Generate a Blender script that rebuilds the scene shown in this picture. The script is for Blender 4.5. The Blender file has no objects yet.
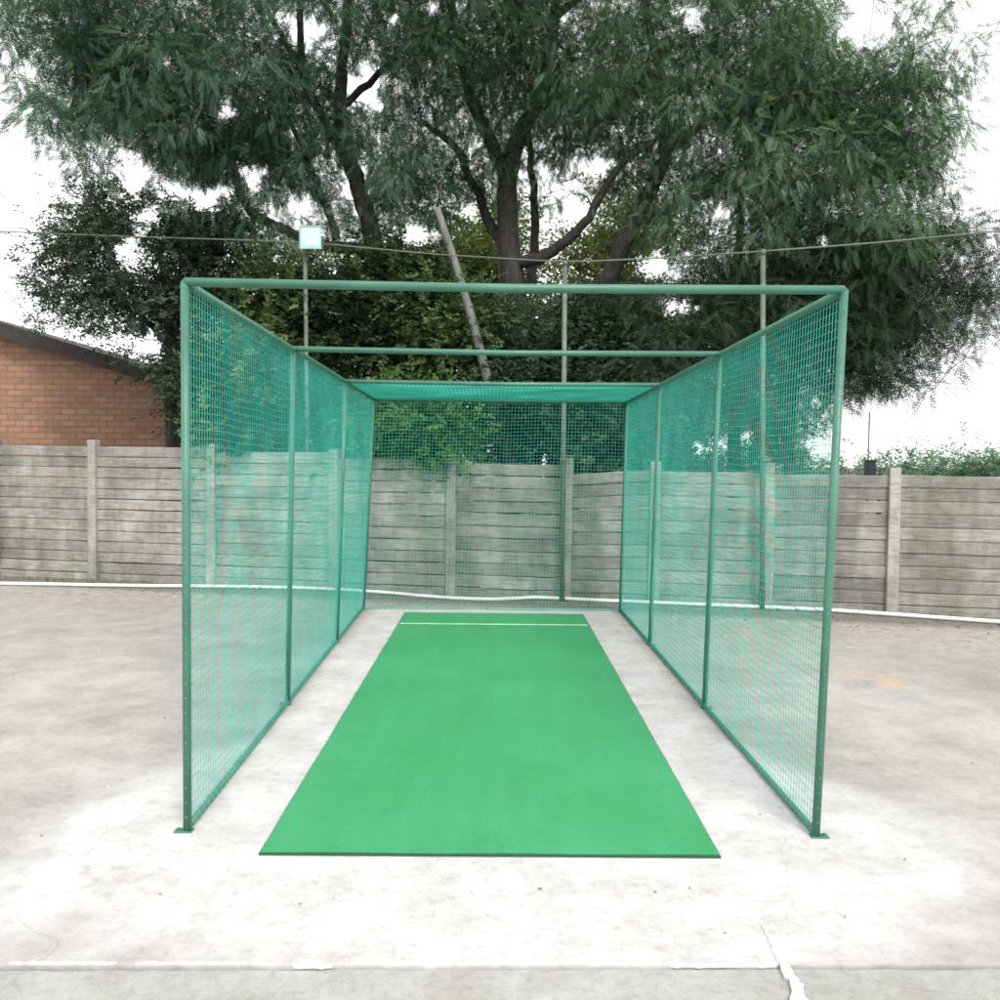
import bpy, math, random
import numpy as np
from mathutils import Vector, Matrix
random.seed(7); RNG = np.random.default_rng(11)
R = math.radians
scene = bpy.context.scene
C = scene.collection

# ------------------------------------------------------------------ camera
H = 1.6; F = 900.0
PITCH = -math.atan2(38, F); ROLL = R(0.55); YAW = R(-0.15)
cam_pos = np.array([0.0, 0.0, H])
def cam_axes():
    fw = Vector((math.sin(-YAW)*math.cos(PITCH), math.cos(YAW)*math.cos(PITCH), math.sin(PITCH)))
    rt = fw.cross(Vector((0,0,1))).normalized(); up = rt.cross(fw)
    c, s = math.cos(ROLL), math.sin(ROLL)
    return c*rt + s*up, -s*rt + c*up, fw
CR, CU, CF = cam_axes()
cd = bpy.data.cameras.new('camera'); cam = bpy.data.objects.new('camera', cd); C.objects.link(cam)
cd.sensor_width = 36; cd.lens = F/1000*36; cd.clip_start = .05; cd.clip_end = 2000
m = Matrix((CR, CU, -CF)).transposed().to_4x4(); m.translation = Vector(cam_pos)
cam.matrix_world = m; scene.camera = cam
def ray(px, py): return ((px-500)/F)*CR + ((500-py)/F)*CU + CF
def P(px, py, d):
    r = ray(px, py); t = d/r.y; return np.array(Vector(cam_pos) + r*t)
def G(px, py, z=0.0):
    r = ray(px, py); t = (z-H)/r.z; return np.array(Vector(cam_pos) + r*t)
def proj(pts):
    q = np.asarray(pts) - cam_pos
    x = q@np.array(CR); y = q@np.array(CU); z = np.maximum(q@np.array(CF), .01)
    return 500+F*x/z, 500-F*y/z

# ------------------------------------------------------------------ materials
def mat(name):
    m = bpy.data.materials.new(name); m.use_nodes = True
    nt = m.node_tree; b = nt.nodes['Principled BSDF']
    return m, nt, b
def N(nt, t, **kw):
    n = nt.nodes.new(t)
    for k, v in kw.items(): setattr(n, k, v)
    return n
def noise(nt, vec, scale, detail=5, rough=.6, dist=0.0):
    n = N(nt, 'ShaderNodeTexNoise'); n.inputs['Scale'].default_value = scale
    n.inputs['Detail'].default_value = detail; n.inputs['Roughness'].default_value = rough
    n.inputs['Distortion'].default_value = dist
    if vec is not None: nt.links.new(vec, n.inputs['Vector'])
    return n.outputs['Fac']
def ramp(nt, fac, stops):
    r = N(nt, 'ShaderNodeValToRGB'); e = r.color_ramp.elements
    while len(e) < len(stops): e.new(.5)
    for i, (p, c) in enumerate(stops):
        e[i].position = p; e[i].color = (*c, 1) if len(c) == 3 else c
    nt.links.new(fac, r.inputs[0]); return r.outputs[0]
def mix(nt, fac, a, b, mode='MIX'):
    n = N(nt, 'ShaderNodeMix', data_type='RGBA', blend_type=mode)
    for s, v in ((0, fac), (6, a), (7, b)):
        if isinstance(v, (int, float)): n.inputs[s].default_value = v
        elif isinstance(v, tuple): n.inputs[s].default_value = (*v, 1)
        else: nt.links.new(v, n.inputs[s])
    return n.outputs[2]
def mth(nt, op, a, b=0.0, clamp=False):
    n = N(nt, 'ShaderNodeMath', operation=op, use_clamp=clamp)
    for s, v in ((0, a), (1, b)):
        if isinstance(v, (int, float)): n.inputs[s].default_value = v
        else: nt.links.new(v, n.inputs[s])
    return n.outputs[0]
def objco(nt, scale=(1,1,1), kind='Object'):
    t = N(nt, 'ShaderNodeTexCoord'); mp = N(nt, 'ShaderNodeMapping')
    mp.inputs['Scale'].default_value = scale
    nt.links.new(t.outputs[kind], mp.inputs[0]); return mp.outputs[0]
def bump(nt, b, h, strength=.3, dist=.01):
    n = N(nt, 'ShaderNodeBump'); n.inputs['Strength'].default_value = strength
    n.inputs['Distance'].default_value = dist
    nt.links.new(h, n.inputs['Height']); nt.links.new(n.outputs[0], b.inputs['Normal'])
def simple(name, col, rough=.6, var=.12, scale=8, metal=0.0):
    m, nt, b = mat(name); v = objco(nt)
    f = noise(nt, v, scale)
    lo = tuple(c*(1-var) for c in col); hi = tuple(min(1, c*(1+var)) for c in col)
    nt.links.new(ramp(nt, f, [(.3, lo), (.7, hi)]), b.inputs['Base Color'])
    b.inputs['Roughness'].default_value = rough; b.inputs['Metallic'].default_value = metal
    bump(nt, b, noise(nt, v, scale*12), .15, .002)
    return m

def leaf_mat(name, dark, light, trans=.35):
    m, nt, b = mat(name)
    a = N(nt, 'ShaderNodeAttribute', attribute_name='tint')
    col = ramp(nt, a.outputs['Fac'], [(0, dark), (1, light)])
    nt.links.new(col, b.inputs['Base Color']); b.inputs['Roughness'].default_value = .48
    b.inputs['Specular IOR Level'].default_value = .16
    t = N(nt, 'ShaderNodeBsdfTranslucent')
    tc = mix(nt, 1.0, col, (.85, 1.0, .45), 'MULTIPLY')
    nt.links.new(tc, t.inputs[0])
    mx = N(nt, 'ShaderNodeMixShader'); mx.inputs[0].default_value = trans
    nt.links.new(b.outputs[0], mx.inputs[1]); nt.links.new(t.outputs[0], mx.inputs[2])
    nt.links.new(mx.outputs[0], nt.nodes['Material Output'].inputs['Surface'])
    return m
def bark_mat(name, dark, light):
    m, nt, b = mat(name); v = objco(nt, (1, 1, .25))
    f = noise(nt, v, 14, 6, .65, .5)
    nt.links.new(ramp(nt, f, [(.3, dark), (.7, light)]), b.inputs['Base Color'])
    b.inputs['Roughness'].default_value = .9; bump(nt, b, f, .7, .02); return m

M = {}
M['paint'] = simple('green_paint', (.052, .170, .120), .42, .18, 5)
M['net'] = simple('green_twine', (.035, .42, .33), .6, .15, 3)
M['galv'] = simple('weathered_steel', (.105, .135, .105), .55, .3, 9)
M['cable'] = simple('grey_cable', (.13, .145, .12), .6, .2, 6)
M['pvc'] = simple('white_plastic', (.78, .78, .76), .4, .08, 6)
M['mortar'] = simple('white_mortar', (.60, .59, .575), .9, .12, 30)
M['lamp_body'] = simple('pale_green_metal', (.30, .50, .44), .45, .15, 10)
M['fascia'] = simple('dark_timber', (.035, .026, .024), .7, .3, 8)
M['rooftile'] = simple('dark_roof_tile', (.05, .035, .03), .8, .3, 12)
M['blackbox'] = simple('dark_blue_metal', (.03, .035, .06), .5, .2, 8)
M['bark'] = bark_mat('brown_bark', (.018, .016, .014), (.068, .058, .049))
M['bark_pale'] = bark_mat('pale_bark', (.10, .10, .096), (.22, .216, .208))
M['leaf_blue'] = leaf_mat('blue_green_leaf', (.022, .062, .040), (.200, .335, .250), .42)
M['leaf_main'] = leaf_mat('grey_green_leaf', (.022, .062, .034), (.225, .365, .235), .42)
M['leaf_bush'] = leaf_mat('glossy_leaf', (.011, .030, .014), (.165, .240, .095), .25)
M['leaf_small'] = leaf_mat('small_leaf', (.020, .044, .028), (.170, .230, .150), .3)
M['leaf_dark'] = leaf_mat('dark_needle_leaf', (.026, .054, .032), (.095, .145, .080), .15)
M['leaf_olive'] = leaf_mat('olive_leaf', (.07, .10, .032), (.25, .28, .10), .4)
M['leaf_fresh'] = leaf_mat('fresh_leaf', (.04, .09, .025), (.12, .24, .06), .3)
M['glass'] = None
m_, nt, b = mat('frosted_lens'); b.inputs['Base Color'].default_value = (.56, .68, .68, 1)
b.inputs['Roughness'].default_value = .45; b.inputs['Specular IOR Level'].default_value = .5; M['glass'] = m_

# turf
m_, nt, b = mat('synthetic_turf'); v = objco(nt)
f1 = noise(nt, v, 1.3, 4, .6); f2 = noise(nt, v, 260, 2, .7); f3 = noise(nt, objco(nt, (1, .12, 1)), 7, 3)
c1 = ramp(nt, f1, [(.3, (.046, .288, .112)), (.7, (.056, .318, .140))])
c2 = mix(nt, .55, c1, ramp(nt, f2, [(.3, (.35, .38, .36)), (.7, (1.45, 1.42, 1.42))]), 'MULTIPLY')
f4 = noise(nt, v, 3.5, 7, .72, .3); c2 = mix(nt, .16, c2, ramp(nt, f4, [(.34, (.72, .78, .76)), (.5, (1, 1, 1)), (.68, (1.18, 1.14, 1.16))]), 'MULTIPLY')
c3 = mix(nt, .25, c2, ramp(nt, f3, [(.3, (.8, .8, .8)), (.7, (1.15, 1.15, 1.15))]), 'MULTIPLY')
nt.links.new(c3, b.inputs['Base Color']); b.inputs['Roughness'].default_value = .85
b.inputs['Specular IOR Level'].default_value = .2
bump(nt, b, f2, .6, .004); M['turf'] = m_
M['line'] = simple('line_paint', (.55, .80, .62), .8, .2, 40)

# concrete yard: clean cement strip round the cage, dirtier slab outside it, litter stains by the wall
def yard_mat(name, clean_zone=True, base=((.265, .248, .232), (.43, .412, .392))):
    m, nt, b = mat(name); v = objco(nt)
    big = noise(nt, v, .55, 6, .62, .4); mid = noise(nt, v, 3.2, 6, .65); fine = noise(nt, v, 60, 3, .7)
    dirty = ramp(nt, big, [(.3, base[0]), (.7, base[1])])
    dirty = mix(nt, .6, dirty, ramp(nt, mid, [(.3, (.66, .63, .60)), (.62, (1.10, 1.10, 1.10))]), 'MULTIPLY')
    grit = noise(nt, v, 24, 8, .8, .2)
    dirty = mix(nt, .6, dirty, ramp(nt, grit, [(.34, (.70, .67, .64)), (.5, (1, 1, 1)), (.68, (1.16, 1.15, 1.14))]), 'MULTIPLY')
    col = dirty
    if clean_zone:
        s = N(nt, 'ShaderNodeSeparateXYZ'); nt.links.new(v, s.inputs[0])
        x = mth(nt, 'ABSOLUTE', mth(nt, 'SUBTRACT', s.outputs[0], -.02))
        wob = mth(nt, 'MULTIPLY', mth(nt, 'SUBTRACT', big, .5), 1.2)
        # cement pad: sharp along the cage, dissolving into the slab in front of it
        fr = mth(nt, 'MULTIPLY', mth(nt, 'SUBTRACT', 5.2, s.outputs[1]), .42, True)
        spread = mth(nt, 'MULTIPLY', fr, 1.3)
        edge = mth(nt, 'ADD', mth(nt, 'ADD', 1.42, spread), mth(nt, 'MULTIPLY', wob, mth(nt, 'MULTIPLY', fr, 2.2)))
        soft = mth(nt, 'ADD', .38, mth(nt, 'MULTIPLY', mth(nt, 'SUBTRACT', 1.0, fr), 5.0))
        msk = mth(nt, 'MULTIPLY', mth(nt, 'SUBTRACT', edge, x), soft, True)
        msk = mth(nt, 'MULTIPLY', msk, mth(nt, 'MULTIPLY', mth(nt, 'SUBTRACT', 9.83, s.outputs[1]), 30.0, True))
        clean = ramp(nt, mid, [(.28, (.39, .375, .365)), (.62, (.54, .53, .52))])
        spots = ramp(nt, noise(nt, v, 16, 7, .78, .3), [(.50, (1.03, 1.03, 1.03)), (.60, (.90, .87, .85)), (.72, (.62, .56, .52))])
        clean = mix(nt, .85, clean, spots, 'MULTIPLY')
        col = mix(nt, msk, dirty, clean)
        # brown earth washed over the slab along the foot of the wall
        yl = mth(nt, 'ADD', s.outputs[1], mth(nt, 'MULTIPLY', s.outputs[0], .224))
        em = mth(nt, 'MULTIPLY', mth(nt, 'SUBTRACT', mth(nt, 'ADD', yl, mth(nt, 'MULTIPLY', wob, 3.0)), 7.4), .36, True)
        em = mth(nt, 'MULTIPLY', em, mth(nt, 'SUBTRACT', 1.0, mth(nt, 'MULTIPLY', msk, .85)))
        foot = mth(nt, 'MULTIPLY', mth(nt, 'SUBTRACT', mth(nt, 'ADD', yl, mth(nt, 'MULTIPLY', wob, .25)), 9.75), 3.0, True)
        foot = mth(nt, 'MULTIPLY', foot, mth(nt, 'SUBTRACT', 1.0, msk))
        earth = ramp(nt, noise(nt, v, 9, 5, .7), [(.35, (.22, .195, .17)), (.65, (.42, .39, .355))])
        col = mix(nt, em, col, earth)
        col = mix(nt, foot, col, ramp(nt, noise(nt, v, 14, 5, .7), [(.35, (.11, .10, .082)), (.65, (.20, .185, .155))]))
        # one orange rust patch on the right
        d = N(nt, 'ShaderNodeVectorMath', operation='DISTANCE'); nt.links.new(v, d.inputs[0])
        g = G(868, 678); d.inputs[1].default_value = (g[0]+.1, g[1], 0)
        rm = mth(nt, 'MULTIPLY', mth(nt, 'SUBTRACT', mth(nt, 'ADD', .30, mth(nt, 'MULTIPLY', mth(nt, 'SUBTRACT', mid, .5), 1.4)), d.outputs['Value']), 3.0, True)
        col = mix(nt, mth(nt, 'MULTIPLY', rm, .38), col, (.62, .33, .14))
    # hairline cracks
    vo = N(nt, 'ShaderNodeTexVoronoi', feature='DISTANCE_TO_EDGE'); vo.inputs['Scale'].default_value = .55
    wv = N(nt, 'ShaderNodeVectorMath', operation='ADD'); nt.links.new(v, wv.inputs[0])
    nn = N(nt, 'ShaderNodeTexNoise'); nn.inputs['Scale'].default_value = 2.0; nt.links.new(v, nn.inputs['Vector'])
    sc = N(nt, 'ShaderNodeVectorMath', operation='SCALE'); nt.links.new(nn.outputs['Color'], sc.inputs[0]); sc.inputs['Scale'].default_value = .5
    nt.links.new(sc.outputs[0], wv.inputs[1]); nt.links.new(wv.outputs[0], vo.inputs['Vector'])
    ck = ramp(nt, vo.outputs['Distance'], [(0.0, (.74, .72, .70)), (.004, (1, 1, 1))])
    col = mix(nt, mth(nt, 'MULTIPLY', noise(nt, v, .8, 2), .9), col, mix(nt, 1.0, col, ck, 'MULTIPLY'))
    col = mix(nt, .5, col, ramp(nt, fine, [(.3, (.86, .86, .86)), (.7, (1.1, 1.1, 1.1))]), 'MULTIPLY')
    nt.links.new(col, b.inputs['Base Color']); b.inputs['Roughness'].default_value = .88
    bump(nt, b, mid, .25, .01); return m
M['yard'] = yard_mat('yard_concrete')
M['apron'] = yard_mat('apron_concrete', False, ((.30, .30, .28), (.41, .405, .385)))
m_, nt, b = mat('earth'); v = objco(nt)
nt.links.new(ramp(nt, noise(nt, v, 2.5, 6), [(.3, (.09, .075, .05)), (.7, (.19, .165, .115))]), b.inputs['Base Color'])
b.inputs['Roughness'].default_value = .95; M['earth'] = m_

# precast concrete wall
m_, nt, b = mat('precast_concrete'); v = objco(nt); vs = objco(nt, (.12, 1, 1))
a = N(nt, 'ShaderNodeAttribute', attribute_name='tint')
grain = noise(nt, vs, 42, 5, .7, .6); blot = noise(nt, v, 1.9, 6, .65); st = noise(nt, objco(nt, (1, 1, .18)), 6, 4)
c = ramp(nt, blot, [(.30, (.150, .147, .142)), (.5, (.28, .273, .265)), (.72, (.41, .40, .39))])
oi = N(nt, 'ShaderNodeObjectInfo')
c = mix(nt, .8, c, ramp(nt, oi.outputs['Random'], [(0, (1.08, 1.03, 1.01)), (.5, (.99, .985, .92)), (1, (.88, .87, .86))]), 'MULTIPLY')
c = mix(nt, .8, c, ramp(nt, grain, [(.3, (.55, .54, .53)), (.62, (1.14, 1.14, 1.14))]), 'MULTIPLY')
c = mix(nt, .6, c, ramp(nt, st, [(.32, (.62, .62, .58)), (.55, (1.06, 1.06, 1.06))]), 'MULTIPLY')
c = mix(nt, 1.0, c, ramp(nt, a.outputs['Fac'], [(0, (.62, .62, .60)), (1, (1.34, 1.33, 1.30))]), 'MULTIPLY')
alg = noise(nt, v, .9, 5, .6)
c = mix(nt, ramp(nt, alg, [(.52, (0, 0, 0)), (.74, (.5, .5, .5))]), c, (.125, .135, .075))
nt.links.new(c, b.inputs['Base Color']); b.inputs['Roughness'].default_value = .92
bump(nt, b, grain, .5, .012); M['precast'] = m_

# bricks
m_, nt, b = mat('orange_brick'); tc = N(nt, 'ShaderNodeTexCoord')
mp = N(nt, 'ShaderNodeMapping'); mp.inputs['Rotation'].default_value = (R(-90), 0, 0)
nt.links.new(tc.outputs['Object'], mp.inputs[0])
br = N(nt, 'ShaderNodeTexBrick'); nt.links.new(mp.outputs[0], br.inputs['Vector'])
br.inputs['Scale'].default_value = 1.0; br.inputs['Brick Width'].default_value = .24; br.inputs['Row Height'].default_value = .095
br.inputs['Mortar Size'].default_value = .012; br.inputs['Color1'].default_value = (.40, .21, .128, 1)
br.inputs['Color2'].default_value = (.30, .155, .098, 1); br.inputs['Mortar'].default_value = (.19, .145, .11, 1)
bc = mix(nt, .5, br.outputs['Color'], ramp(nt, noise(nt, mp.outputs[0], 7, 5), [(.3, (.7, .7, .7)), (.7, (1.2, 1.2, 1.2))]), 'MULTIPLY')
nt.links.new(bc, b.inputs['Base Color']); b.inputs['Roughness'].default_value = .9
bump(nt, b, br.outputs['Fac'], -.4, .01); M['brick'] = m_

# ------------------------------------------------------------------ object helpers
def tag(o, label=None, cat=None, group=None, kind=None):
    if label: o['label'] = label
    if cat: o['category'] = cat
    if group: o['group'] = group
    if kind: o['kind'] = kind
    return o
ORG = {}
def empty(name, loc, rz=0.0):
    o = bpy.data.objects.new(name, None); C.objects.link(o); o.location = tuple(loc)
    o.rotation_euler = (0, 0, rz); o.empty_display_size = .2; ORG[o.name] = np.array(loc, float); return o
class MB:
    def __init__(s): s.v = []; s.f = []; s.t = []
    def add(s, v, f, tint=.5):
        o = len(s.v); s.v += [tuple(map(float, p)) for p in v]; s.f += [tuple(o+i for i in q) for q in f]; s.t += [tint]*len(f)
    def box(s, lo, hi, tint=.5, jit=0.0, bev=0.0):
        x0, y0, z0 = lo; x1, y1, z1 = hi
        v = [(x0,y0,z0),(x1,y0,z0),(x1,y1,z0),(x0,y1,z0),(x0,y0,z1),(x1,y0,z1),(x1,y1,z1),(x0,y1,z1)]
        if jit: v = [tuple(c+random.uniform(-jit, jit) for c in p) for p in v]
        s.add(v, [(0,3,2,1),(4,5,6,7),(0,1,5,4),(1,2,6,5),(2,3,7,6),(3,0,4,7)], tint)
    def tube(s, pts, rad, sides=8, cap=True, tint=.5):
        pts = [np.array(p, float) for p in pts]; n = len(pts)
        if np.isscalar(rad): rad = [rad]*n
        vs = []; prev = None
        for i in range(n):
            t = pts[min(i+1, n-1)]-pts[max(i-1, 0)]; t = t/(np.linalg.norm(t)+1e-9)
            if prev is None:
                a = np.array([0, 0, 1.0]) if abs(t[2]) < .9 else np.array([1.0, 0, 0])
                u = np.cross(t, a)
            else: u = prev-t*np.dot(prev, t)
            u /= np.linalg.norm(u)+1e-9; w = np.cross(t, u); prev = u
            for k in range(sides):
                an = 2*math.pi*k/sides; vs.append(pts[i]+rad[i]*(math.cos(an)*u+math.sin(an)*w))
        fs = []
        for i in range(n-1):
            for k in range(sides):
                k2 = (k+1) % sides
                fs.append((i*sides+k, i*sides+k2, (i+1)*sides+k2, (i+1)*sides+k))
        if cap:
            fs.append(tuple(range(sides-1, -1, -1))); fs.append(tuple((n-1)*sides+k for k in range(sides)))
        s.add(vs, fs, tint)
    def build(s, name, material, parent=None, smooth=False, local=False, origin=None):
        org = np.zeros(3)
        if parent is not None and not local: org = ORG[parent.name]
        if origin is not None: org = np.array(origin, float)
        me = bpy.data.meshes.new(name)
        me.from_pydata([tuple(np.array(p)-org) for p in s.v], [], s.f); me.materials.append(material)
        a = me.attributes.new('tint', 'FLOAT', 'FACE'); a.data.foreach_set('value', np.array(s.t, np.float32))
        if smooth: me.polygons.foreach_set('use_smooth', [True]*len(me.polygons))
        me.update()
        o = bpy.data.objects.new(name, me); C.objects.link(o)
        if parent is not None: o.parent = parent; ORG[o.name] = org if not local else np.zeros(3)
        else:
            ORG[o.name] = org; o.location = tuple(org)
        return o
def bevel(o, w=.004, seg=2):
    b = o.modifiers.new('bevel', 'BEVEL'); b.width = w; b.segments = seg; b.limit_method = 'ANGLE'; return o
def fastmesh(name, quads, tint, material, parent):
    """quads (n,k,3) world coords"""
    n, k = quads.shape[0], quads.shape[1]
    me = bpy.data.meshes.new(name); me.vertices.add(n*k); me.loops.add(n*k); me.polygons.add(n)
    me.vertices.foreach_set('co', (quads.reshape(-1, 3)-ORG[parent.name]).astype(np.float32).ravel())
    me.loops.foreach_set('vertex_index', np.arange(n*k, dtype=np.int32))
    me.polygons.foreach_set('loop_start', np.arange(0, n*k, k, dtype=np.int32))
    me.polygons.foreach_set('loop_total', np.full(n, k, dtype=np.int32))
    a = me.attributes.new('tint', 'FLOAT', 'FACE'); a.data.foreach_set('value', np.clip(tint, 0, 1).astype(np.float32))
    me.materials.append(material); me.update(calc_edges=True); me.validate()
    o = bpy.data.objects.new(name, me); C.objects.link(o); o.parent = parent; ORG[o.name] = ORG[parent.name]
    return o

# ------------------------------------------------------------------ ground
mb = MB(); mb.add([(-400,-400,-.06),(400,-400,-.06),(400,600,-.06),(-400,600,-.06)], [(0,1,2,3)])
tag(mb.build('ground', M['earth']), kind='structure')
# joint across the yard near the camera: two slabs with a ragged gap between them
JL, JR = G(0, 967), G(1000, 966)
def jagged(n, amp, seed):
    r = random.Random(seed); return [r.uniform(-amp, amp) for _ in range(n)]
nj = 160; jx = np.linspace(-14, 14, nj*3)
jy0 = JL[1]+(jx-JL[0])*(JR[1]-JL[1])/(JR[0]-JL[0])
ja, jb = jagged(len(jx), .004, 1), jagged(len(jx), .004, 2)
def slab(name, xs, edge, yfar, material, th=.05):
    mb = MB(); n = len(xs)
    top = [(x, e, 0) for x, e in zip(xs, edge)]+[(x, yfar, 0) for x in xs]
    bot = [(x, e, -th) for x, e in zip(xs, edge)]
    up = yfar > edge[0]
    fs = [((i, i+1, n+i+1, n+i) if up else (i+1, i, n+i, n+i+1)) for i in range(n-1)]
    fs += [((2*n+i, 2*n+i+1, i+1, i) if up else (2*n+i+1, 2*n+i, i, i+1)) for i in range(n-1)]
    mb.add(top+bot, fs); return mb.build(name, material)
tag(slab('concrete_yard', jx, jy0+.006+np.array(ja), 13.5, M['yard']), kind='structure')
ap = tag(slab('concrete_apron', jx, jy0-.006+np.array(jb), -9, M['apron']), kind='structure'); ap.location.z = -.008
# white mortar smeared along the joint and up the diagonal crack
def ragged_strip(mb, pts, widths, z0, th, seed):
    r = random.Random(seed); L = []; Rr = []
    for i, p in enumerate(pts):
        q = pts[min(i+1, len(pts)-1)]-pts[max(i-1, 0)]; q = q/np.linalg.norm(q); nrm = np.array([-q[1], q[0]])
        L.append(p+nrm*widths[i]*r.uniform(.2, .75)); Rr.append(p-nrm*widths[i]*r.uniform(.2, .75))
    n = len(pts); v = [(p[0], p[1], z0+th*r.uniform(.6, 1)) for p in L]+[(p[0], p[1], z0+th*r.uniform(.6, 1)) for p in Rr]
    v += [(p[0], p[1], z0-.006) for p in L]+[(p[0], p[1], z0-.006) for p in Rr]
    f = []
    for i in range(n-1):
        f += [(n+i, n+i+1, i+1, i), (2*n+i, i, i+1, 2*n+i+1), (n+i, 3*n+i, 3*n+i+1, n+i+1)]
    mb.add(v, f)
mb = MB()
rr = random.Random(5); x = -6.0
xe = G(778, 966)[0]
while x < xe:
    ln = rr.uniform(.12, .5); xs = np.arange(x, min(x+ln, xe), .018)
    if len(xs) > 3:
        off = rr.uniform(-.004, .022)
        pts = [np.array([a, np.interp(a, jx, jy0)+off]) for a in xs]
        ragged_strip(mb, pts, [rr.uniform(.006, .014)*min(1, .3+i, .3+len(xs)-1-i) for i in range(len(xs))], 0, .005, rr.random())
    x += ln+rr.uniform(0, .14)
cp = [G(a, b_)[:2] for a, b_ in ((762, 925), (770, 940), (778, 958), (788, 972), (795, 985), (801, 1003), (812, 1040), (818, 1080))]
cp = [cp[0]+(cp[-1]-cp[0])*0 if False else c_ for c_ in cp]
dense = []; wd = []
for i in range(len(cp)-1):
    for k in range(5): dense.append(cp[i]+(cp[i+1]-cp[i])*k/5); wd.append(.005+.0075*(i+k/5))
ragged_strip(mb, dense, wd, 0, .006, 3)
tag(mb.build('mortar_seam', M['mortar']), kind='structure')

# ------------------------------------------------------------------ practice cage
pFL, pFR, pBL, pBR = G(187, 832), G(815, 836), G(364, 608), G(621, 612)
print('cage corners', pFL, pFR, pBL, pBR)
XL0, XL1, XR0, XR1 = pFL[0], pBL[0], pFR[0], pBR[0]
Y0 = (pFL[1]+pFR[1])/2; Y1 = (pBL[1]+pBR[1])/2
ys_post = [Y0, Y0+(Y1-Y0)*.345, Y0+(Y1-Y0)*.69, Y1]
tFL, tFR = P(185, 283, Y0), P(844, 291, Y0)
tBL, tBR = P(374, 399, Y1), P(627, 402, Y1)
print('tops', tFL, tFR, tBL, tBR, 'ys', ys_post)
def side(base0, base1, top0, top1):
    out = []
    for y in ys_post:
        t = (y-Y0)/(Y1-Y0)
        b_ = base0+(base1-base0)*t; tp = top0+(top1-top0)*t
        b_ = np.array([b_[0], y, 0]); tp = np.array([tp[0], y, tp[2]])
        out.append((b_, tp))
    return out
# the front right post leans out at the top; the others straighten towards the back
SL = side(pFL, pBL, tFL, tBL); SR = side(pFR, pBR, tFR, tBR)
cage = empty('practice_cage', ((XL0+XR0)/2, (Y0+Y1)/2, 0))
tag(cage, 'green netted cricket practice cage with open front standing on the concrete yard', 'practice net')
PR = .018
for S, sx in ((SL, -1), (SR, 1)):
    for i, (b_, t_) in enumerate(S):
        mb = MB(); top = t_+np.array([0, 0, .0])
        mb.tube([b_+(0, 0, .006), b_*.5+t_*.5, top], PR, 12); po = mb.build('post', M['paint'], cage, True)
        mb = MB(); w = .024
        mb.box((b_[0]-w-.03*(sx < 0), b_[1]-.022, .0005), (b_[0]+w+.03*(sx > 0), b_[1]+.022, .007))
        mb.tube([(b_[0]+sx*.038, b_[1], .006), (b_[0]+sx*.038, b_[1], .016)], .007, 6)
        bevel(mb.build('base_plate', M['paint'], po), .002)
    mb = MB(); mb.tube([t_ for _, t_ in S], PR, 12); mb.build('top_rail', M['paint'], cage, True)
    mb = MB(); mb.tube([b_+(0, 0, .019) for b_, _ in S], .015, 10); mb.build('bottom_rail', M['paint'], cage, True)
# cross bars: front, two in the middle, back
def lerp(a, b_, t): return a+(b_-a)*t
for i, r_ in ((0, PR*1.05), (1, PR), (2, PR), (3, PR)):
    a_, c_ = SL[i][1], SR[i][1]
    mb = MB(); sag = -.006
    mb.tube([a_+(0, 0, .004), lerp(a_, c_, .5)+(0, 0, sag), c_+(0, 0, .004)], r_, 12)
    mb.build('cross_bar', M['paint'], cage, True)
# nets: square mesh, every strand a round cord; small billow and sag
MESH = .037; SR_ = .00165
def billow(u, v, k):
    return (math.sin(2.1*u+k)*math.sin(2.6*v+k*1.7)+.5*math.sin(5.3*u+1.3*k+v*2)*math.sin(4.1*v+k)+.25*math.sin(11*u+k*3)*math.sin(9*v+u*3))
def net(name, A, B, C_, D, nu, nv, normal, k, amp, strand=SR_, hem=True):
    """A,B bottom corners, C_,D top corners (A-B along u, A-D along v)"""
    A, B, C_, D = map(lambda p: np.array(p, float), (A, B, C_, D)); normal = np.array(normal, float)
    LU = np.linalg.norm(B-A); LV = np.linalg.norm(D-A); mb = MB()
    def pt(u, v):
        p = A*(1-u)*(1-v)+B*u*(1-v)+C_*u*v+D*(1-u)*v
        e = min(1, 7*u, 7*(1-u))*min(1, 7*v, 7*(1-v))
        d = billow(u*LU, v*LV, k)*amp*e
        sg = .010*math.sin(u*LU*2.9+k)*math.sin(v*math.pi)+.006*math.sin(u*LU*8+v*5+k)
        return p+normal*d+np.array([0, 0, sg*e]) if abs(normal[2]) < .5 else p+normal*(d-.010*e)
    su = max(8, int(LU/.16)); sv = max(8, int(LV/.16))
    for i in range(nu+1):
        u = i/nu; mb.tube([pt(u, j/sv) for j in range(sv+1)], strand, 4, False)
    for j in range(nv+1):
        v = j/nv; mb.tube([pt(i/su, v) for i in range(su+1)], strand, 4, False)
    if hem:
        for (p, q, L) in ((pt(0, 1), pt(1, 1), LU), (pt(0, 0), pt(1, 0), LU)) + (((pt(0, 0), pt(0, 1), LV),) if name == 'side_net' else ()):
            # border cord lashed round the rail
            n = int(L/.016); ax = q-p; ax = ax/np.linalg.norm(ax)
            s1 = np.cross(ax, [0, 0, 1.0] if abs(ax[2]) < .9 else [0, 1.0, 0]); s1 /= np.linalg.norm(s1); s2 = np.cross(s1, ax)
            hp = []
            for i in range(n+1):
                an = i*math.pi*.5; hp.append(p+(q-p)*i/n+(math.cos(an)*s1+math.sin(an)*s2)*(PR+.0012))
            mb.tube(hp, .0019, 4, False); mb.tube([p+(0, 0, -.012), q+(0, 0, -.012)], .004, 5, False)
    return mb.build(name, M['net'], cage, True)
lift = np.array([0, 0, .02])
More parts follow.
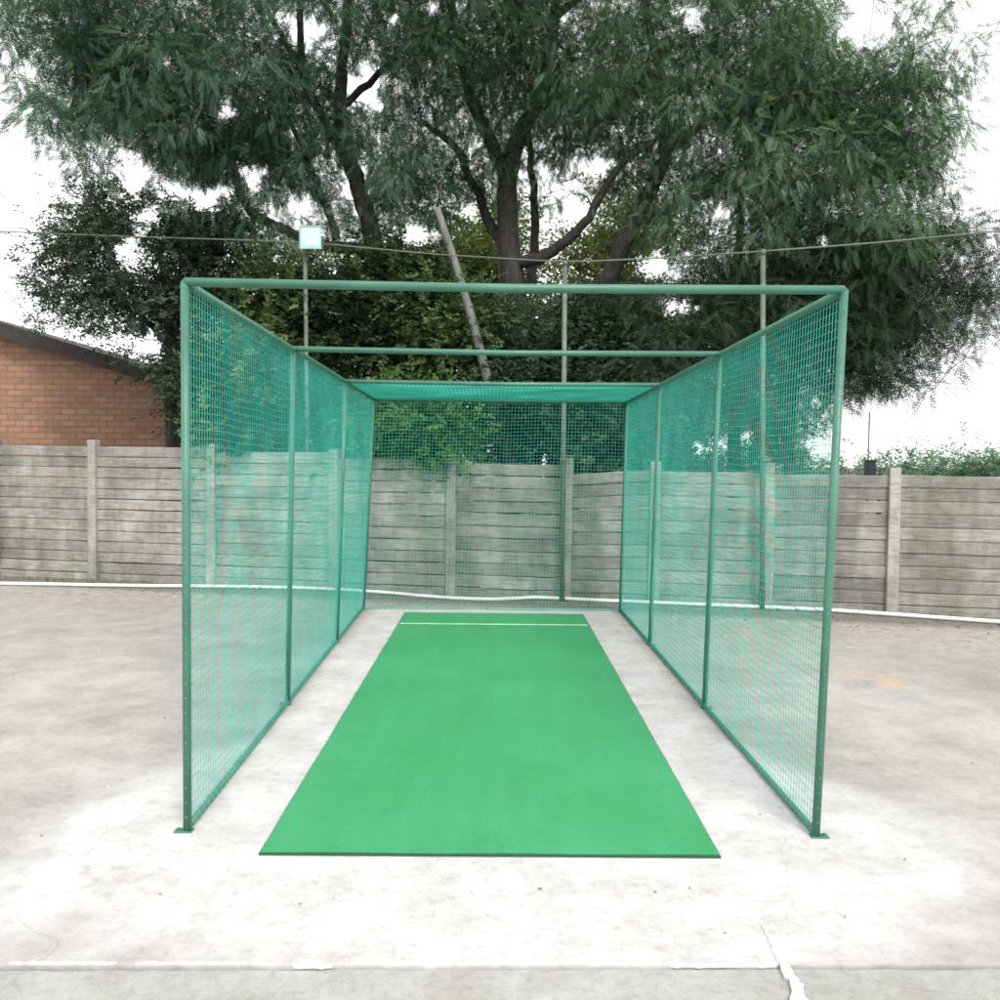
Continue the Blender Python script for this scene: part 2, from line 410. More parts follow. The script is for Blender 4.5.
for S, nx, k in ((SL, 1, .4), (SR, -1, 2.2)):
    b0, t0 = S[0]; b1, t1 = S[3]
    net('side_net', b0+lift, b1+lift, t1, t0, int((Y1-Y0)/MESH), int((t0[2]-.05)/MESH), (nx, 0, 0), k, .007)
net('back_net', SL[3][0]+lift, SR[3][0]+lift, SR[3][1], SL[3][1], int((XR1-XL1)/MESH), int(tBL[2]/MESH), (0, 1, 0), 1.1, .02)
net('roof_net', SL[2][1], SR[2][1], SR[3][1], SL[3][1], int((XR1-XL1)/MESH), int((Y1-ys_post[2])/MESH), (0, 0, 1), 3.0, .006, .0029, True)

# ------------------------------------------------------------------ turf
tf = [G(260, 852, .012), G(720, 855, .012), G(583, 614, .012), G(405, 612, .012)]
print('turf', tf)
n = 40; mb = MB()
rows = []
for i in range(n+1):
    t = i/n; l = lerp(tf[0], tf[3], t); r_ = lerp(tf[1], tf[2], t)
    w = random.uniform(-.0015, .0015)
    rows.append((l+(w, 0, 0), r_+(random.uniform(-.0015, .0015), 0, 0)))
top = []; 
nx = 12
for l, r_ in rows:
    for j in range(nx+1):
        p = lerp(l, r_, j/nx); top.append((p[0], p[1], .012+.0015*math.sin(p[0]*9+p[1]*2)*math.sin(p[1]*4)))
fs = [(i*(nx+1)+j, i*(nx+1)+j+1, (i+1)*(nx+1)+j+1, (i+1)*(nx+1)+j) for i in range(n) for j in range(nx)]
o0 = len(top); per = [j for j in range(nx+1)]+[(i*(nx+1)+nx) for i in range(1, n+1)]+[n*(nx+1)+j for j in range(nx-1, -1, -1)]+[i*(nx+1) for i in range(n-1, 0, -1)]
bot = [(top[k][0], top[k][1], .0005) for k in per]
mb.add(top, fs)
tur = mb.build('turf_mat', M['turf'], None, origin=(0, (tf[0][1]+tf[3][1])/2, 0))
tag(tur, 'flat bright green synthetic turf strip laid along the middle of the cage', 'turf mat')
ORG[tur.name] = np.array(tur.location)
cxm = sum(p[0] for p in bot)/len(bot); cym = sum(p[1] for p in bot)/len(bot)
out = [(p[0]+math.copysign(.004, p[0]-cxm), p[1]+math.copysign(.006, p[1]-cym) if a_ in range(nx+1) else p[1], .0005) for a_, p in enumerate(bot)]
rim = [(o_[0], o_[1], .0085) for o_ in out]; L_ = len(per)
mb = MB(); mb.add(out+rim+[(p[0], p[1], top[k][2]-.0006) for p, k in zip(bot, per)], [(a_, (a_+1) % L_, L_+(a_+1) % L_, L_+a_) for a_ in range(L_)]+[(L_+a_, L_+(a_+1) % L_, 2*L_+(a_+1) % L_, 2*L_+a_) for a_ in range(L_)])
M['backing'] = simple('dark_mat_backing', (.012, .07, .035), .9, .2, 30); mb.build('backing', M['backing'], tur)
mb = MB(); yl = G(495, 626)[1]; lx0 = lerp(tf[0], tf[3], (yl-tf[0][1])/(tf[3][1]-tf[0][1]))[0]; lx1 = lerp(tf[1], tf[2], (yl-tf[1][1])/(tf[2][1]-tf[1][1]))[0]
xs = np.linspace(lx0+.02, lx1-.02, 40); top = [(x, yl-.02+random.uniform(-.004, .004), .017) for x in xs]+[(x, yl+.022+random.uniform(-.004, .004), .017) for x in xs]
mb.add(top, [(i, i+1, 41+i, 40+i) for i in range(39)])
ln = mb.build('crease_line', M['line'], tur)

# ------------------------------------------------------------------ precast wall
W0 = np.array([-4.35, 11.62]); W1 = np.array([3.95, 9.78])
wang = math.atan2(W1[1]-W0[1], W1[0]-W0[0]); wdir = (W1-W0)/np.linalg.norm(W1-W0)
def wall_s(px):   # distance along the wall where the pixel column meets it
    r = ray(px, 530); a = np.array([[r.x, -wdir[0]], [r.y, -wdir[1]]]); t, s = np.linalg.solve(a, W0-cam_pos[:2]); return s
def wall_y(s): return (W0+wdir*s)
def wz(px, py):
    s = wall_s(px); p = wall_y(s); r = ray(px, py); return H+r.z/r.y*p[1]
wall = empty('precast_wall', (W0[0], W0[1], 0), wang)
tag(wall, 'grey stained precast concrete panel wall stepping down behind the cage', 'wall')
posts = [(95, 440), (213, 444), (335, 449), (452, 459), (567, 458), (655, 461), (768, 463), (893, 468)]
s_posts = [wall_s(p) for p, _ in posts]
z_posts = [wz(p, y) for p, y in posts]
s_posts = [s_posts[0]-3.0, s_posts[0]-1.5]+s_posts+[s_posts[-1]+1.5, s_posts[-1]+3.0]
z_posts = [z_posts[0]+.04, z_posts[0]+.02]+z_posts+[z_posts[-1], z_posts[-1]]
bay_px = [None, None, (150, 447), (270, 452), (395, 458), (510, 464), (610, 472), (712, 472), (840, 475), None, None]
bay_tint = [.5, .5, .62, .70, .66, .48, .30, .45, .40, .5, .5]
for s, z in zip(s_posts, z_posts):
    mb = MB(); w = .062
    mb.add([(s-w, -.075, -.1), (s+w, -.075, -.1), (s+w, .06, -.1), (s-w, .06, -.1), (s-w*.93, -.07, z), (s+w*.93, -.07, z), (s+w*.93, .055, z), (s-w*.93, .055, z)],
           [(0,3,2,1),(4,5,6,7),(0,1,5,4),(1,2,6,5),(2,3,7,6),(3,0,4,7)], random.uniform(.7, 1.0))
    bevel(mb.build('wall_post', M['precast'], wall, local=True), .012)
for i in range(len(s_posts)-1):
    s0, s1 = s_posts[i]+.055, s_posts[i+1]-.055
    ztop = wz(*bay_px[i]) if bay_px[i] else min(z_posts[i], z_posts[i+1])-.08
    mb = MB(); z = -.05; hh = random.choice([.138, .145, .13]); nrow = max(8, round((ztop+.05)/.142)); hh = (ztop+.05)/nrow
    tilt = {6: .035, 5: -.008, 4: .012}.get(i, random.uniform(-.006, .006))
    for r_ in range(nrow):
        y = random.uniform(-.008, .008); g = random.choice([.003, .004, .005, .011])
        za, zb = z+g, z+hh-.002; t_ = tilt*r_/nrow
        bx = .010
        # weathered board-cast slat with worn upper and lower arrises
        prof = [(-.022+bx, za), (-.022, za+bx), (-.022, zb-bx), (-.022+bx, zb), (.025, zb), (.025, za)]
        nseg = 9; vs = []
        ph = random.uniform(0, 6)
        for q in range(nseg+1):
            ss = s0+(s1-s0)*q/nseg; wob = .0022*math.sin(q*.9+ph)+random.uniform(-.0015, .0015)
            for (yy, zz) in prof: vs.append((ss, yy+y, zz+wob+t_*(q/nseg-.5)*2))
        k = len(prof); fs = [(q*k+a, (q+1)*k+a, (q+1)*k+(a+1) % k, q*k+(a+1) % k) for q in range(nseg) for a in range(k)]
        fs = [f_[::-1] for f_ in fs]
        fs += [tuple(range(k)), tuple(nseg*k+a for a in range(k-1, -1, -1))]
        mb.add(vs, fs, min(1, max(0, bay_tint[i]+random.uniform(-.22, .22))))
        z += hh
    pn = mb.build('panel', M['precast'], wall, local=True)
    if i == 5:
        mb = MB(); sa, sb = wall_s(481), wall_s(536)
        mb.box((sa, -.040, .10), (sb, -.0325, .20), 1.0, .003); mb.build('repair_patch', M['precast'], pn, local=True)

# white pipe lying along the foot of the wall
pp = [(-40, 583), (60, 584), (125, 586), (250, 586), (365, 590), (420, 596), (470, 599.5), (520, 599), (566, 594.5), (620, 600), (700, 604), (770, 606), (875, 613), (960, 619), (1060, 626)]
pts = [G(a, b_, .028) for a, b_ in pp]
fine = []
for i in range(len(pts)-1):
    for k in range(6): fine.append(lerp(pts[i], pts[i+1], k/6))
fine = [np.mean(fine[max(0, i-4):i+5], axis=0) for i in range(len(fine))]
for p in fine:   # keep in front of the wall face
    s = np.dot(p[:2]-W0, wdir); off = np.cross(wdir, p[:2]-W0)
    if off > -.13: p[:2] += np.array([wdir[1], -wdir[0]])*(off+.13)
mb = MB(); mb.tube(fine, .021, 10)
tag(mb.build('pipe', M['pvc'], None, True, origin=fine[len(fine)//2]), 'long white plastic pipe lying along the foot of the concrete wall', 'pipe')

# ------------------------------------------------------------------ poles, cable, floodlight
def wall_front(px, off=-.16):
    s = wall_s(px); p = wall_y(s); n_ = np.array([wdir[1], -wdir[0]]); return p+n_*(-off)
poles = [(305, 240, .028, 'slim grey steel pole with the floodlight on top', .0), (565, 263, .030, 'grey rust flecked steel pole standing behind the middle of the back net', -.16), (763, 252, .030, 'grey steel pole rising behind the right side net', -.16)]
ptop = []
for px, py, r_, lab, off in poles:
    q = wall_front(px, off) if off else wall_y(wall_s(px))+np.array([-wdir[1], wdir[0]])*.12
    tp = P(px, py, q[1]); lean = tp[0]-q[0]
    e = empty('cable_pole', (q[0], q[1], 0)); tag(e, lab, 'pole', 'poles holding up the cable')
    mb = MB(); mb.tube([(q[0], q[1], -.05), (q[0]+lean*.5, q[1], tp[2]*.5), tp], [r_, r_*.97, r_*.92], 12); mb.build('shaft', M['galv'], e, True)
    mb = MB(); mb.tube([tp+(0, 0, -.03), tp+(0, 0, .015), tp+(0, 0, .03)], [r_*1.18, r_*1.18, r_*.5], 12); mb.build('cap', M['galv'], e, True)
    mb = MB(); mb.box((q[0]-.05, q[1]-.045, tp[2]*.42), (q[0]+.05, q[1]+.045, tp[2]*.42+.03)); mb.build('clamp', M['galv'], e)
    ptop.append(tp)
wp = [P(-60, 229, 11.9), P(125, 236.5, 11.6), ptop[0]+(0, -.03, -.03), P(430, 254, 11.0), ptop[1]+(0, -.04, .0), P(665, 258, 10.3), ptop[2]+(0, -.04, .0), P(875, 243, 9.9), P(1060, 225, 9.6)]
fine = []
for i in range(len(wp)-1):
    for k in range(8): fine.append(lerp(wp[i], wp[i+1], k/8))
fine.append(wp[-1]); fine = [np.mean(fine[max(0, i-2):i+3], axis=0) for i in range(len(fine))]
mb = MB(); mb.tube(fine, .009, 6)
tag(mb.build('overhead_cable', M['cable'], None, True, origin=fine[0]), 'thin grey overhead cable strung across the pole tops', 'cable')
fc = P(311, 238, ptop[0][1]-.16); fl = empty('floodlight', fc); tag(fl, 'square pale floodlight on the slim pole above the left net', 'floodlight')
w = .135
mb = MB(); x, y, z = fc
v0 = [(x-w, y-.02, z-w), (x+w, y-.02, z-w), (x+w, y-.06, z+w), (x-w, y-.06, z+w)]
v1 = [(x-w*.62, y+.11, z-w*.6), (x+w*.62, y+.11, z-w*.6), (x+w*.62, y+.11, z+w*.55), (x-w*.62, y+.11, z+w*.55)]
vi = [(x-w*.9, y-.02, z-w*.72), (x+w*.9, y-.02, z-w*.72), (x+w*.9, y-.06, z+w*.9), (x-w*.9, y-.06, z+w*.9)]
mb.add(v0+v1+vi, [(4,5,6,7)[::-1], (0,1,5,4)[::-1], (1,2,6,5)[::-1], (2,3,7,6)[::-1], (3,0,4,7)[::-1], (0,1,9,8), (1,2,10,9), (2,3,11,10), (3,0,8,11)])
mb.build('housing', M['lamp_body'], fl)
mb = MB(); g = [(a, b_+.008, c_) for a, b_, c_ in vi]; mb.add(g, [(0,1,2,3)]); mb.build('lens', M['glass'], fl)
mb = MB(); mb.tube([(x-w-.008, y+.03, z), (x-w-.008, y+.03, z-w-.03), (x+w+.008, y+.03, z-w-.03), (x+w+.008, y+.03, z)], .008, 6)
mb.tube([(x, y+.03, z-w-.03), (ptop[0][0], ptop[0][1]-.02, ptop[0][2]-.06)], .012, 6); mb.build('bracket', M['galv'], fl)

# far right: thin mast with a dark box behind the wall end
q = P(868, 470, 14.0); e = empty('mast', (q[0], q[1], 0)); tag(e, 'thin grey mast with a dark box showing over the right end of the wall', 'mast')
mb = MB(); mb.tube([(q[0], q[1], -.05), (q[0], q[1], q[2]+.9)], .012, 8); mb.build('shaft', M['galv'], e, True)
mb = MB(); mb.box((q[0]-.07, q[1]-.14, q[2]-.12), (q[0]+.07, q[1]-.013, q[2]+.14)); mb.box((q[0]-.082, q[1]-.15, q[2]+.141), (q[0]+.082, q[1]-.012, q[2]+.158)); bevel(mb.build('switch_box', M['blackbox'], e), .006)

# ------------------------------------------------------------------ brick building behind the wall, left
BD = 14.2
bx0, bx1 = P(-120, 400, BD)[0], P(196, 400, BD)[0]
za, zb = P(125, 366, BD)[2], P(205, 388, BD)[2]; xa = P(125, 372, BD)[0]
slope = (zb-za)/(bx1-xa); xr = bx0+.8; zr = za+slope*(xr-xa)
bl = empty('brick_building', ((bx0+bx1)/2, BD+3, 0)); tag(bl, 'orange brick building with dark roof edge behind the wall at the left', 'building')
mb = MB(); prof = [(bx0, -.05), (bx1, -.05), (bx1, zb), (xr, zr), (bx0, zr+slope*.9)]
yb = BD+6; v_ = [(a, BD, c_) for a, c_ in prof]+[(a, yb, c_) for a, c_ in prof]
mb.add(v_, [(0,1,2,3,4), (9,8,7,6,5), (1,6,7,2), (2,7,8,3), (3,8,9,4), (4,9,5,0)]); mb.build('wall', M['brick'], bl)
def roofbits(x0, z0, x1, z1, name, material, ya, ybk, dz0, dz1):
    mb = MB(); mb.add([(x0, ya, z0+dz0), (x1, ya, z1+dz0), (x1, ybk, z1+dz0), (x0, ybk, z0+dz0), (x0, ya, z0+dz1), (x1, ya, z1+dz1), (x1, ybk, z1+dz1), (x0, ybk, z0+dz1)],
        [(0,3,2,1),(4,5,6,7),(0,1,5,4),(1,2,6,5),(2,3,7,6),(3,0,4,7)]); return mb.build(name, material, bl)
xe_, ze_ = bx1+.45, zb+slope*.45
roofbits(xr, zr, xe_, ze_, 'roof', M['rooftile'], BD-.28, yb+.3, .022, .09)
roofbits(xr-1.2, zr-.5, xr, zr, 'roof', M['rooftile'], BD-.28, yb+.3, .022, .09)
roofbits(xr, zr, xe_, ze_, 'fascia', M['fascia'], BD-.31, BD-.283, -.13, .085)

# ------------------------------------------------------------------ trees
GAPS = [(304, 28, 22, 18), (363, 86, 22, 24), (205, 196, 24, 11), (172, 190, 12, 10), (254, 174, 15, 13), (298, 206, 11, 16), (356, 188, 9, 24), (422, 234, 22, 9),
        (134, 172, 15, 26), (150, 215, 12, 9), (130, 250, 11, 20), (150, 345, 16, 14), (226, 110, 8, 9), (294, 132, 8, 8), (594, 165, 20, 10), (660, 267, 18, 11), (680, 308, 18, 7),
        (862, 18, 24, 30), (722, 212, 9, 5), (826, 240, 8, 5), (694, 14, 12, 9), (578, 214, 22, 14), (432, 8, 6, 5), (856, 440, 26, 30), (720, 442, 10, 6), (700, 448, 10, 5), (745, 436, 9, 6),
        (640, 265, 10, 8), (820, 445, 16, 14), (470, 212, 8, 10), (272, 210, 9, 8), (166, 60, 5, 5), (395, 20, 6, 5), (640, 100, 4, 4), (545, 170, 5, 6)]
def in_gap(pts, grow=1.0):
    grow *= .88
    u, v = proj(pts); bad = np.zeros(len(pts), bool)
    for cx, cy, rx, ry in GAPS:
        a = np.arctan2((v-cy)/ry, (u-cx)/rx)
        w = 1+.30*np.sin(3*a+cx)+.22*np.sin(5*a+cy*.7)+.15*np.sin(8*a+cx*.3)+RNG.normal(0, .16, len(pts))
        bad |= ((u-cx)/(rx*grow+2))**2+((v-cy)/(ry*grow+2))**2 < w*np.abs(w)
    return bad
def frond_template(pairs, L, ll, lw, droop):
    q = []
    for i in range(pairs):
        t = (i+1)/pairs; y = L*t; z = -droop*t*t
        s = math.sin(math.pi*(.18+.74*t))
        for sx in (-1, 1):
            a = np.array([0, y, z]); d = np.array([sx*.86, .5, -.18]); d /= np.linalg.norm(d)
            w = np.array([-d[1]*sx*sx, d[0], 0])*lw*.5; w = np.array([-d[1], d[0], 0])*lw*.5
            b_ = a+d*ll*s; mid = a+d*ll*s*.5
            q.append([a, mid-w, b_, mid+w])
    q.append([[-lw*.15, 0, 0], [lw*.15, 0, 0], [lw*.1, L, -droop], [-lw*.1, L, -droop]])
    return np.array(q)
def leaf_template(n, L, ll, lw):
    q = []
    for i in range(n):
        t = (i+.5)/n; a = np.array([0, L*t, 0]); an = i*2.4; up = .35*math.sin(an*1.3)
        d = np.array([math.cos(an), .55, up]); d /= np.linalg.norm(d)
        s = np.cross(d, [math.sin(an), .2, 1.0]); s /= np.linalg.norm(s)
        q.append([a, a+d*ll*.45-s*lw*.5, a+d*ll, a+d*ll*.45+s*lw*.5])
    q.append([[-.002, 0, 0], [.002, 0, 0], [.001, L, 0], [-.001, L, 0]])
    return np.array(q)
FROND = frond_template(9, .25, .055, .0155, .08)
NEEDLE = frond_template(9, .30, .050, .0125, .06)
LEAFY = leaf_template(9, .20, .070, .040)
SMALL = leaf_template(9, .17, .055, .026)
OLIVE = leaf_template(9, .26, .085, .030)
def scatter(template, pos, dirs, scale, tint):
    n = len(pos); d = dirs/np.linalg.norm(dirs, axis=1)[:, None]
    up = np.tile([0, 0, 1.0], (n, 1))+RNG.normal(0, .35, (n, 3))
    x = np.cross(d, up); x /= np.linalg.norm(x, axis=1)[:, None]; z = np.cross(x, d)
    Rm = np.stack([x, d, z], axis=2)*scale[:, None, None]
    q = np.einsum('nij,qkj->nqki', Rm, template)+pos[:, None, None, :]
    k = template.shape[0]
    t = np.repeat(tint, k)+RNG.normal(0, .10, n*k)
    return q.reshape(-1, 4, 3), t
def sample_blobs(blobs, n, inner=.0):
    """blobs: (px, py, rx, ry, depth, rdepth[, weight]) -> n centres in the blobs' volumes"""
    vol = np.array([b_[2]*b_[3]*b_[5]*(b_[6] if len(b_) > 6 else 1) for b_ in blobs]); vol = vol/vol.sum(); out = []
    for b_, w in zip(blobs, vol):
        c = P(b_[0], b_[1], b_[4]); sx = b_[2]/F*b_[4]; sz = b_[3]/F*b_[4]
        k = max(3, int(round(w*n)))
        r = RNG.normal(size=(k, 3)); r /= np.linalg.norm(r, axis=1)[:, None]; r *= (RNG.uniform(inner**3, 1, k)**(1/3))[:, None]
        out.append(c+r*np.array([sx, b_[5], sz]))
    return np.concatenate(out)
def make_tree(name, label, cat, base, limbs, blobs, n_clump, per, crad, template, lmat, bmat, group=None, flat=.6, droop=.5, tmean=.45, scale=1.0, min_z=.1, tspread=.27, twig=.010):
    root = empty(name, (base[0], base[1], 0)); tag(root, label, cat, group)
    mb = MB(); nodes = []; nr = []
    for lb in limbs:
        pts = [np.array(p[:3], float) for p in lb]; rad = [p[3] for p in lb]; fine = []; fr = []
        for i in range(len(pts)-1):
            for k in range(5):
                t = k/5
                p0 = pts[max(i-1, 0)]; p1 = pts[i]; p2 = pts[i+1]; p3 = pts[min(i+2, len(pts)-1)]
                q = .5*((2*p1)+(p2-p0)*t+(2*p0-5*p1+4*p2-p3)*t*t+(3*p1-p0-3*p2+p3)*t**3)
                fine.append(q+RNG.normal(0, .012, 3)*(1 if i+k else 0)); fr.append(rad[i]+(rad[i+1]-rad[i])*t)
        fine.append(pts[-1]); fr.append(rad[-1])
        fr = [r_*(1+.06*math.sin(i*2.3)) for i, r_ in enumerate(fr)]
        mb.tube(fine, fr, 9)
        for p, r_ in zip(fine, fr):
            if p[2] > min_z: nodes.append(p); nr.append(r_)
    cl = sample_blobs(blobs, n_clump); cl = cl[cl[:, 2] > min_z]; cl = cl[~in_gap(cl, 1.0)]
    nd = np.array(nodes); d0 = np.array([np.min(np.linalg.norm(nd-c, axis=1)) for c in cl]); cl = cl[np.argsort(d0)]
    for c in cl:
        nd = np.array(nodes); dv = c-nd; dist = np.linalg.norm(dv, axis=1)+np.maximum(0, -dv[:, 2])*.9
        i = int(np.argmin(dist)); a = nodes[i]; L = np.linalg.norm(c-a)
        if L < .05: continue
        ra = min(nr[i]*.6, .007+.013*L+twig*.4); k = max(2, int(L/.3)+1); pts = []
        for j in range(k+1):
            t = j/k; p = lerp(a, c, t)+np.array([0, 0, .10*L*math.sin(t*math.pi)])
            if 0 < j < k: p = p+RNG.normal(0, .045*L, 3)
            pts.append(p)
        rr_ = [ra+(.005-ra)*j/k for j in range(k+1)]; mb.tube(pts, rr_, 5, False)
        for p, r_ in zip(pts[1:], rr_[1:]): nodes.append(p); nr.append(max(r_, .008))
    n = len(cl)*per
    ci = np.repeat(np.arange(len(cl)), per)
    off = RNG.normal(0, 1, (n, 3))*np.array([1, 1, flat])*crad
    sz = RNG.uniform(.7, 1.35, len(cl))[ci][:, None]
    pos = cl[ci]+off*sz
    dirs = off+RNG.normal(0, .6, (n, 3))*crad; dirs[:, 2] -= droop*crad
    big = np.sin(cl@np.array([1.7, 1.1, .9])+1.3)*np.sin(cl@np.array([-.8, 1.3, 2.1]))   # boughs differ in hue; light and shade of clumps put into leaf colour
    ctint = np.clip(RNG.normal(tmean, tspread, len(cl))+.18*big, 0, 1)[ci]
    keep = ~in_gap(pos+dirs/np.linalg.norm(dirs, axis=1)[:, None]*.14*scale, .9); keep &= pos[:, 2] > min_z
    q, t = scatter(template, pos[keep], dirs[keep], RNG.uniform(.7, 1.25, keep.sum())*scale, ctint[keep])
    tr = mb.build('trunk', bmat, root, True)
    fastmesh('crown', q, t, lmat, root)
    print(name, 'clumps', len(cl), 'quads', len(q))
    return root
def LB(pts, d): 
    out = []
    for i, p in enumerate(pts):
        dd = p[3] if len(p) > 3 else d
        out.append((*P(p[0], p[1], dd), p[2]))
    return out
def ground_pt(px, d, r_): q = P(px, 470, d); return (q[0], d, -.05, r_)

d = 13.4
limbs = [[ground_pt(516, d, .30)]+LB([(517, 470, .25), (516, 380, .22), (513, 300, .19), (508, 240, .17), (509, 165, .145), (528, 118, .12), (545, 80, .10), (553, 20, .075), (566, -70, .05), (560, -160, .03)], d),
         LB([(509, 185, .12), (488, 135, .10), (470, 95, .085), (457, 30, .065, 13.0), (440, -70, .04, 12.7)], d),
         LB([(512, 262, .10), (542, 258, .085, 13.1), (566, 240, .075, 12.9), (588, 217, .065, 12.7), (614, 172, .05, 12.4), (655, 140, .03, 12)], d),
         LB([(507, 255, .09), (482, 205, .075, 13.7), (456, 150, .06, 14), (420, 120, .035, 14.2)], d),
         LB([(530, 290, .08), (535, 240, .07, 13.8), (532, 170, .055, 14), (524, 90, .04, 14.2)], d),
         [ground_pt(560, 13.0, .2)]+LB([(590, 320, .15, 12.9), (606, 285, .135, 12.8), (620, 252, .125, 12.7), (636, 218, .115, 12.7), (652, 185, .105, 12.6), (667, 150, .095, 12.6), (664, 85, .075, 12.5), (645, 8, .055, 12.5), (632, -90, .03, 12.5)], d),
         LB([(667, 150, .075, 12.6), (715, 118, .055, 12.0), (785, 95, .035, 11.5), (860, 90, .02, 11.3)], d),
         LB([(634, 224, .07, 12.7), (664, 210, .055, 12.3), (700, 196, .045, 12), (770, 185, .03, 11.6)], d),
         LB([(553, 20, .06), (620, -30, .05, 13), (720, -60, .03, 12.6)], d)]
main_blobs = [(560, -10, 175, 120, 13.2, 2.4), (700, 85, 150, 115, 12.4, 1.8, 1.2), (805, 150, 115, 110, 12.2, 1.7, 1.6), (485, 95, 85, 85, 13.3, 1.8), (600, 90, 90, 70, 13.4, 1.8),
              (640, -160, 320, 130, 13, 2.8, .6), (770, 30, 110, 90, 12.5, 1.9), (730, 205, 95, 45, 12.0, 1.4), (850, 225, 90, 70, 12.2, 1.4, 1.5), (880, 120, 70, 80, 12.0, 1.2, 1.3), (470, 20, 90, 90, 13, 2), (900, 90, 60, 110, 12.4, 1.4), (540, 130, 60, 50, 13.6, 1.2), (565, 185, 55, 40, 13.8, 1.0, .7), (640, 200, 70, 50, 13.2, 1.0, .8), (690, 255, 70, 40, 12.6, 1.0, .9), (490, 180, 45, 50, 13.8, 1.0, .7), (780, 255, 80, 35, 12.2, 1.0), (640, 130, 60, 50, 13, 1.2)]
make_tree('feathery_tree', 'large feathery grey green tree with a thick forked trunk behind the middle of the wall', 'tree', P(516, 470, 13.4), limbs, main_blobs, 1650, 44, .20, FROND, M['leaf_main'], M['bark'], droop=.7, scale=.8)

d = 13.0
limbs = [[ground_pt(388, d, .22)]+LB([(384, 400, .18), (378, 290, .15), (370, 226, .13), (354, 176, .115), (341, 110, .10), (344, 50, .075), (352, -50, .05), (345, -140, .03)], d),
         LB([(355, 178, .09), (330, 130, .075), (304, 75, .06), (300, 0, .045), (302, -90, .03)], d),
         LB([(304, 75, .05), (286, 44, .04), (268, 12, .03)], d),
         LB([(374, 250, .09), (330, 246, .08, 12.8), (285, 230, .07, 12.6), (248, 208, .06, 12.4), (230, 166, .05, 12.2), (205, 105, .03, 12)], d),
         LB([(341, 105, .06), (378, 75, .05, 13.4), (425, 25, .03, 13.7)], d),
         LB([(336, 238, .06, 12.8), (316, 180, .05), (290, 120, .03)], d),
         LB([(230, 166, .04, 12.2), (180, 130, .025, 11.9), (120, 100, .015, 11.7)], d)]
left_blobs = [(220, 60, 150, 85, 12.6, 2.0), (185, 115, 80, 50, 12.3, 1.5), (330, 140, 85, 75, 13.0, 1.6), (260, -110, 260, 110, 12.8, 2.4, .6), (395, 190, 55, 45, 13.0, 1.2), (130, 50, 90, 80, 12.3, 1.6), (390, 80, 70, 90, 13.4, 1.6), (265, 150, 60, 50, 12.7, 1.2), (50, 30, 70, 80, 12, 1.3), (310, 215, 80, 35, 12.8, 1.0, .9), (200, 150, 75, 45, 12.3, 1.2), (270, 195, 60, 40, 12.6, 1.0), (400, 205, 60, 45, 13.2, 1.0), (170, 180, 75, 50, 12.2, 1.1, 1.0), (100, 130, 60, 40, 12.0, 1.0, .8), (240, 240, 70, 25, 12.5, .8, .8), (440, 180, 50, 50, 13.4, 1.0, .8), (350, 245, 60, 25, 12.9, .8, .8)]
make_tree('spreading_tree', 'spreading blue green tree with several bare dark limbs at the left behind the wall', 'tree', P(388, 470, 13.0), limbs, left_blobs, 1250, 42, .19, FROND, M['leaf_blue'], M['bark'], droop=.6, scale=.85)

d = 12.9
limbs = [[ground_pt(170, d, .12)]+LB([(172, 400, .10), (168, 320, .07), (160, 250, .04)], d), LB([(170, 360, .06), (200, 300, .04), (215, 250, .02)], d), LB([(170, 350, .05), (140, 310, .035), (120, 270, .02)], d)]
make_tree('leafy_tree', 'small leafy tree with loose dark crown beside the brick building', 'tree', P(170, 470, d), limbs,
          [(165, 265, 65, 60, 12.7, 1.1), (195, 330, 55, 60, 12.8, .9), (140, 320, 40, 45, 12.9, .9, .6), (215, 250, 50, 45, 12.6, .9), (150, 222, 65, 32, 12.6, .8), (100, 240, 60, 40, 12.7, .8, .7), (90, 290, 60, 60, 13, 1, .6), (205, 390, 45, 40, 12.6, .7)], 250, 44, .17, SMALL, M['leaf_small'], M['bark'], droop=.3, tmean=.32)

def bush(name, label, px, dd, blobs, n, per, lmat, template=LEAFY, tmean=.4, cat='shrub', crad=.19, droop=.1, group=None, flat=.7):
    limbs = []
    for k in range(5):
        a = px+random.uniform(-25, 25); b0 = random.choice(blobs)
        limbs.append([ground_pt(px+random.uniform(-10, 10), dd+random.uniform(-.1, .1), .05)]+LB([((px+b0[0])/2+random.uniform(-15, 15), 440, .04), (b0[0]+random.uniform(-15, 15), b0[1]+b0[3]*.3, .03), (b0[0]+random.uniform(-20, 20), b0[1]-b0[3]*.4, .015)], dd))
    return make_tree(name, label, cat, P(px, 470, dd), limbs, blobs, n, per, crad, template, lmat, M['bark'], group, flat=flat, droop=droop, tmean=tmean, tspread=.38)
sg = 'tall shrubs behind the wall'
bush('tall_shrub', 'tall broad leaved shrub behind the wall under the floodlight', 285, 12.2, [(270, 340, 60, 68, 12.2, .7), (300, 308, 55, 42, 12.3, .7), (345, 448, 45, 22, 11.9, .4, 1.5), (260, 410, 60, 55, 12.0, .6), (320, 400, 50, 60, 12.1, .6)], 190, 44, M['leaf_bush'], tmean=.30, group=sg)
bush('tall_shrub', 'tall green broad leaved shrub left of the leaning grey trunk', 395, 12.4, [(385, 320, 65, 70, 12.4, .7), (430, 330, 50, 60, 12.5, .7), (390, 415, 60, 55, 12.2, .6), (370, 300, 55, 35, 12.6, .7)], 190, 44, M['leaf_bush'], tmean=.36, group=sg)
bush('tall_shrub', 'dark low shrub behind the wall right of the leaning grey trunk', 530, 12.6, [(500, 350, 50, 50, 12.8, .6), (560, 350, 60, 55, 12.6, .7), (520, 425, 70, 55, 12.2, .6), (600, 410, 60, 60, 12.3, .6), (600, 345, 50, 40, 12.9, .6), (640, 435, 50, 35, 12.0, .6), (612, 455, 45, 20, 11.6, .4, 1.5)], 240, 44, M['leaf_dark'], tmean=.45, group=sg)
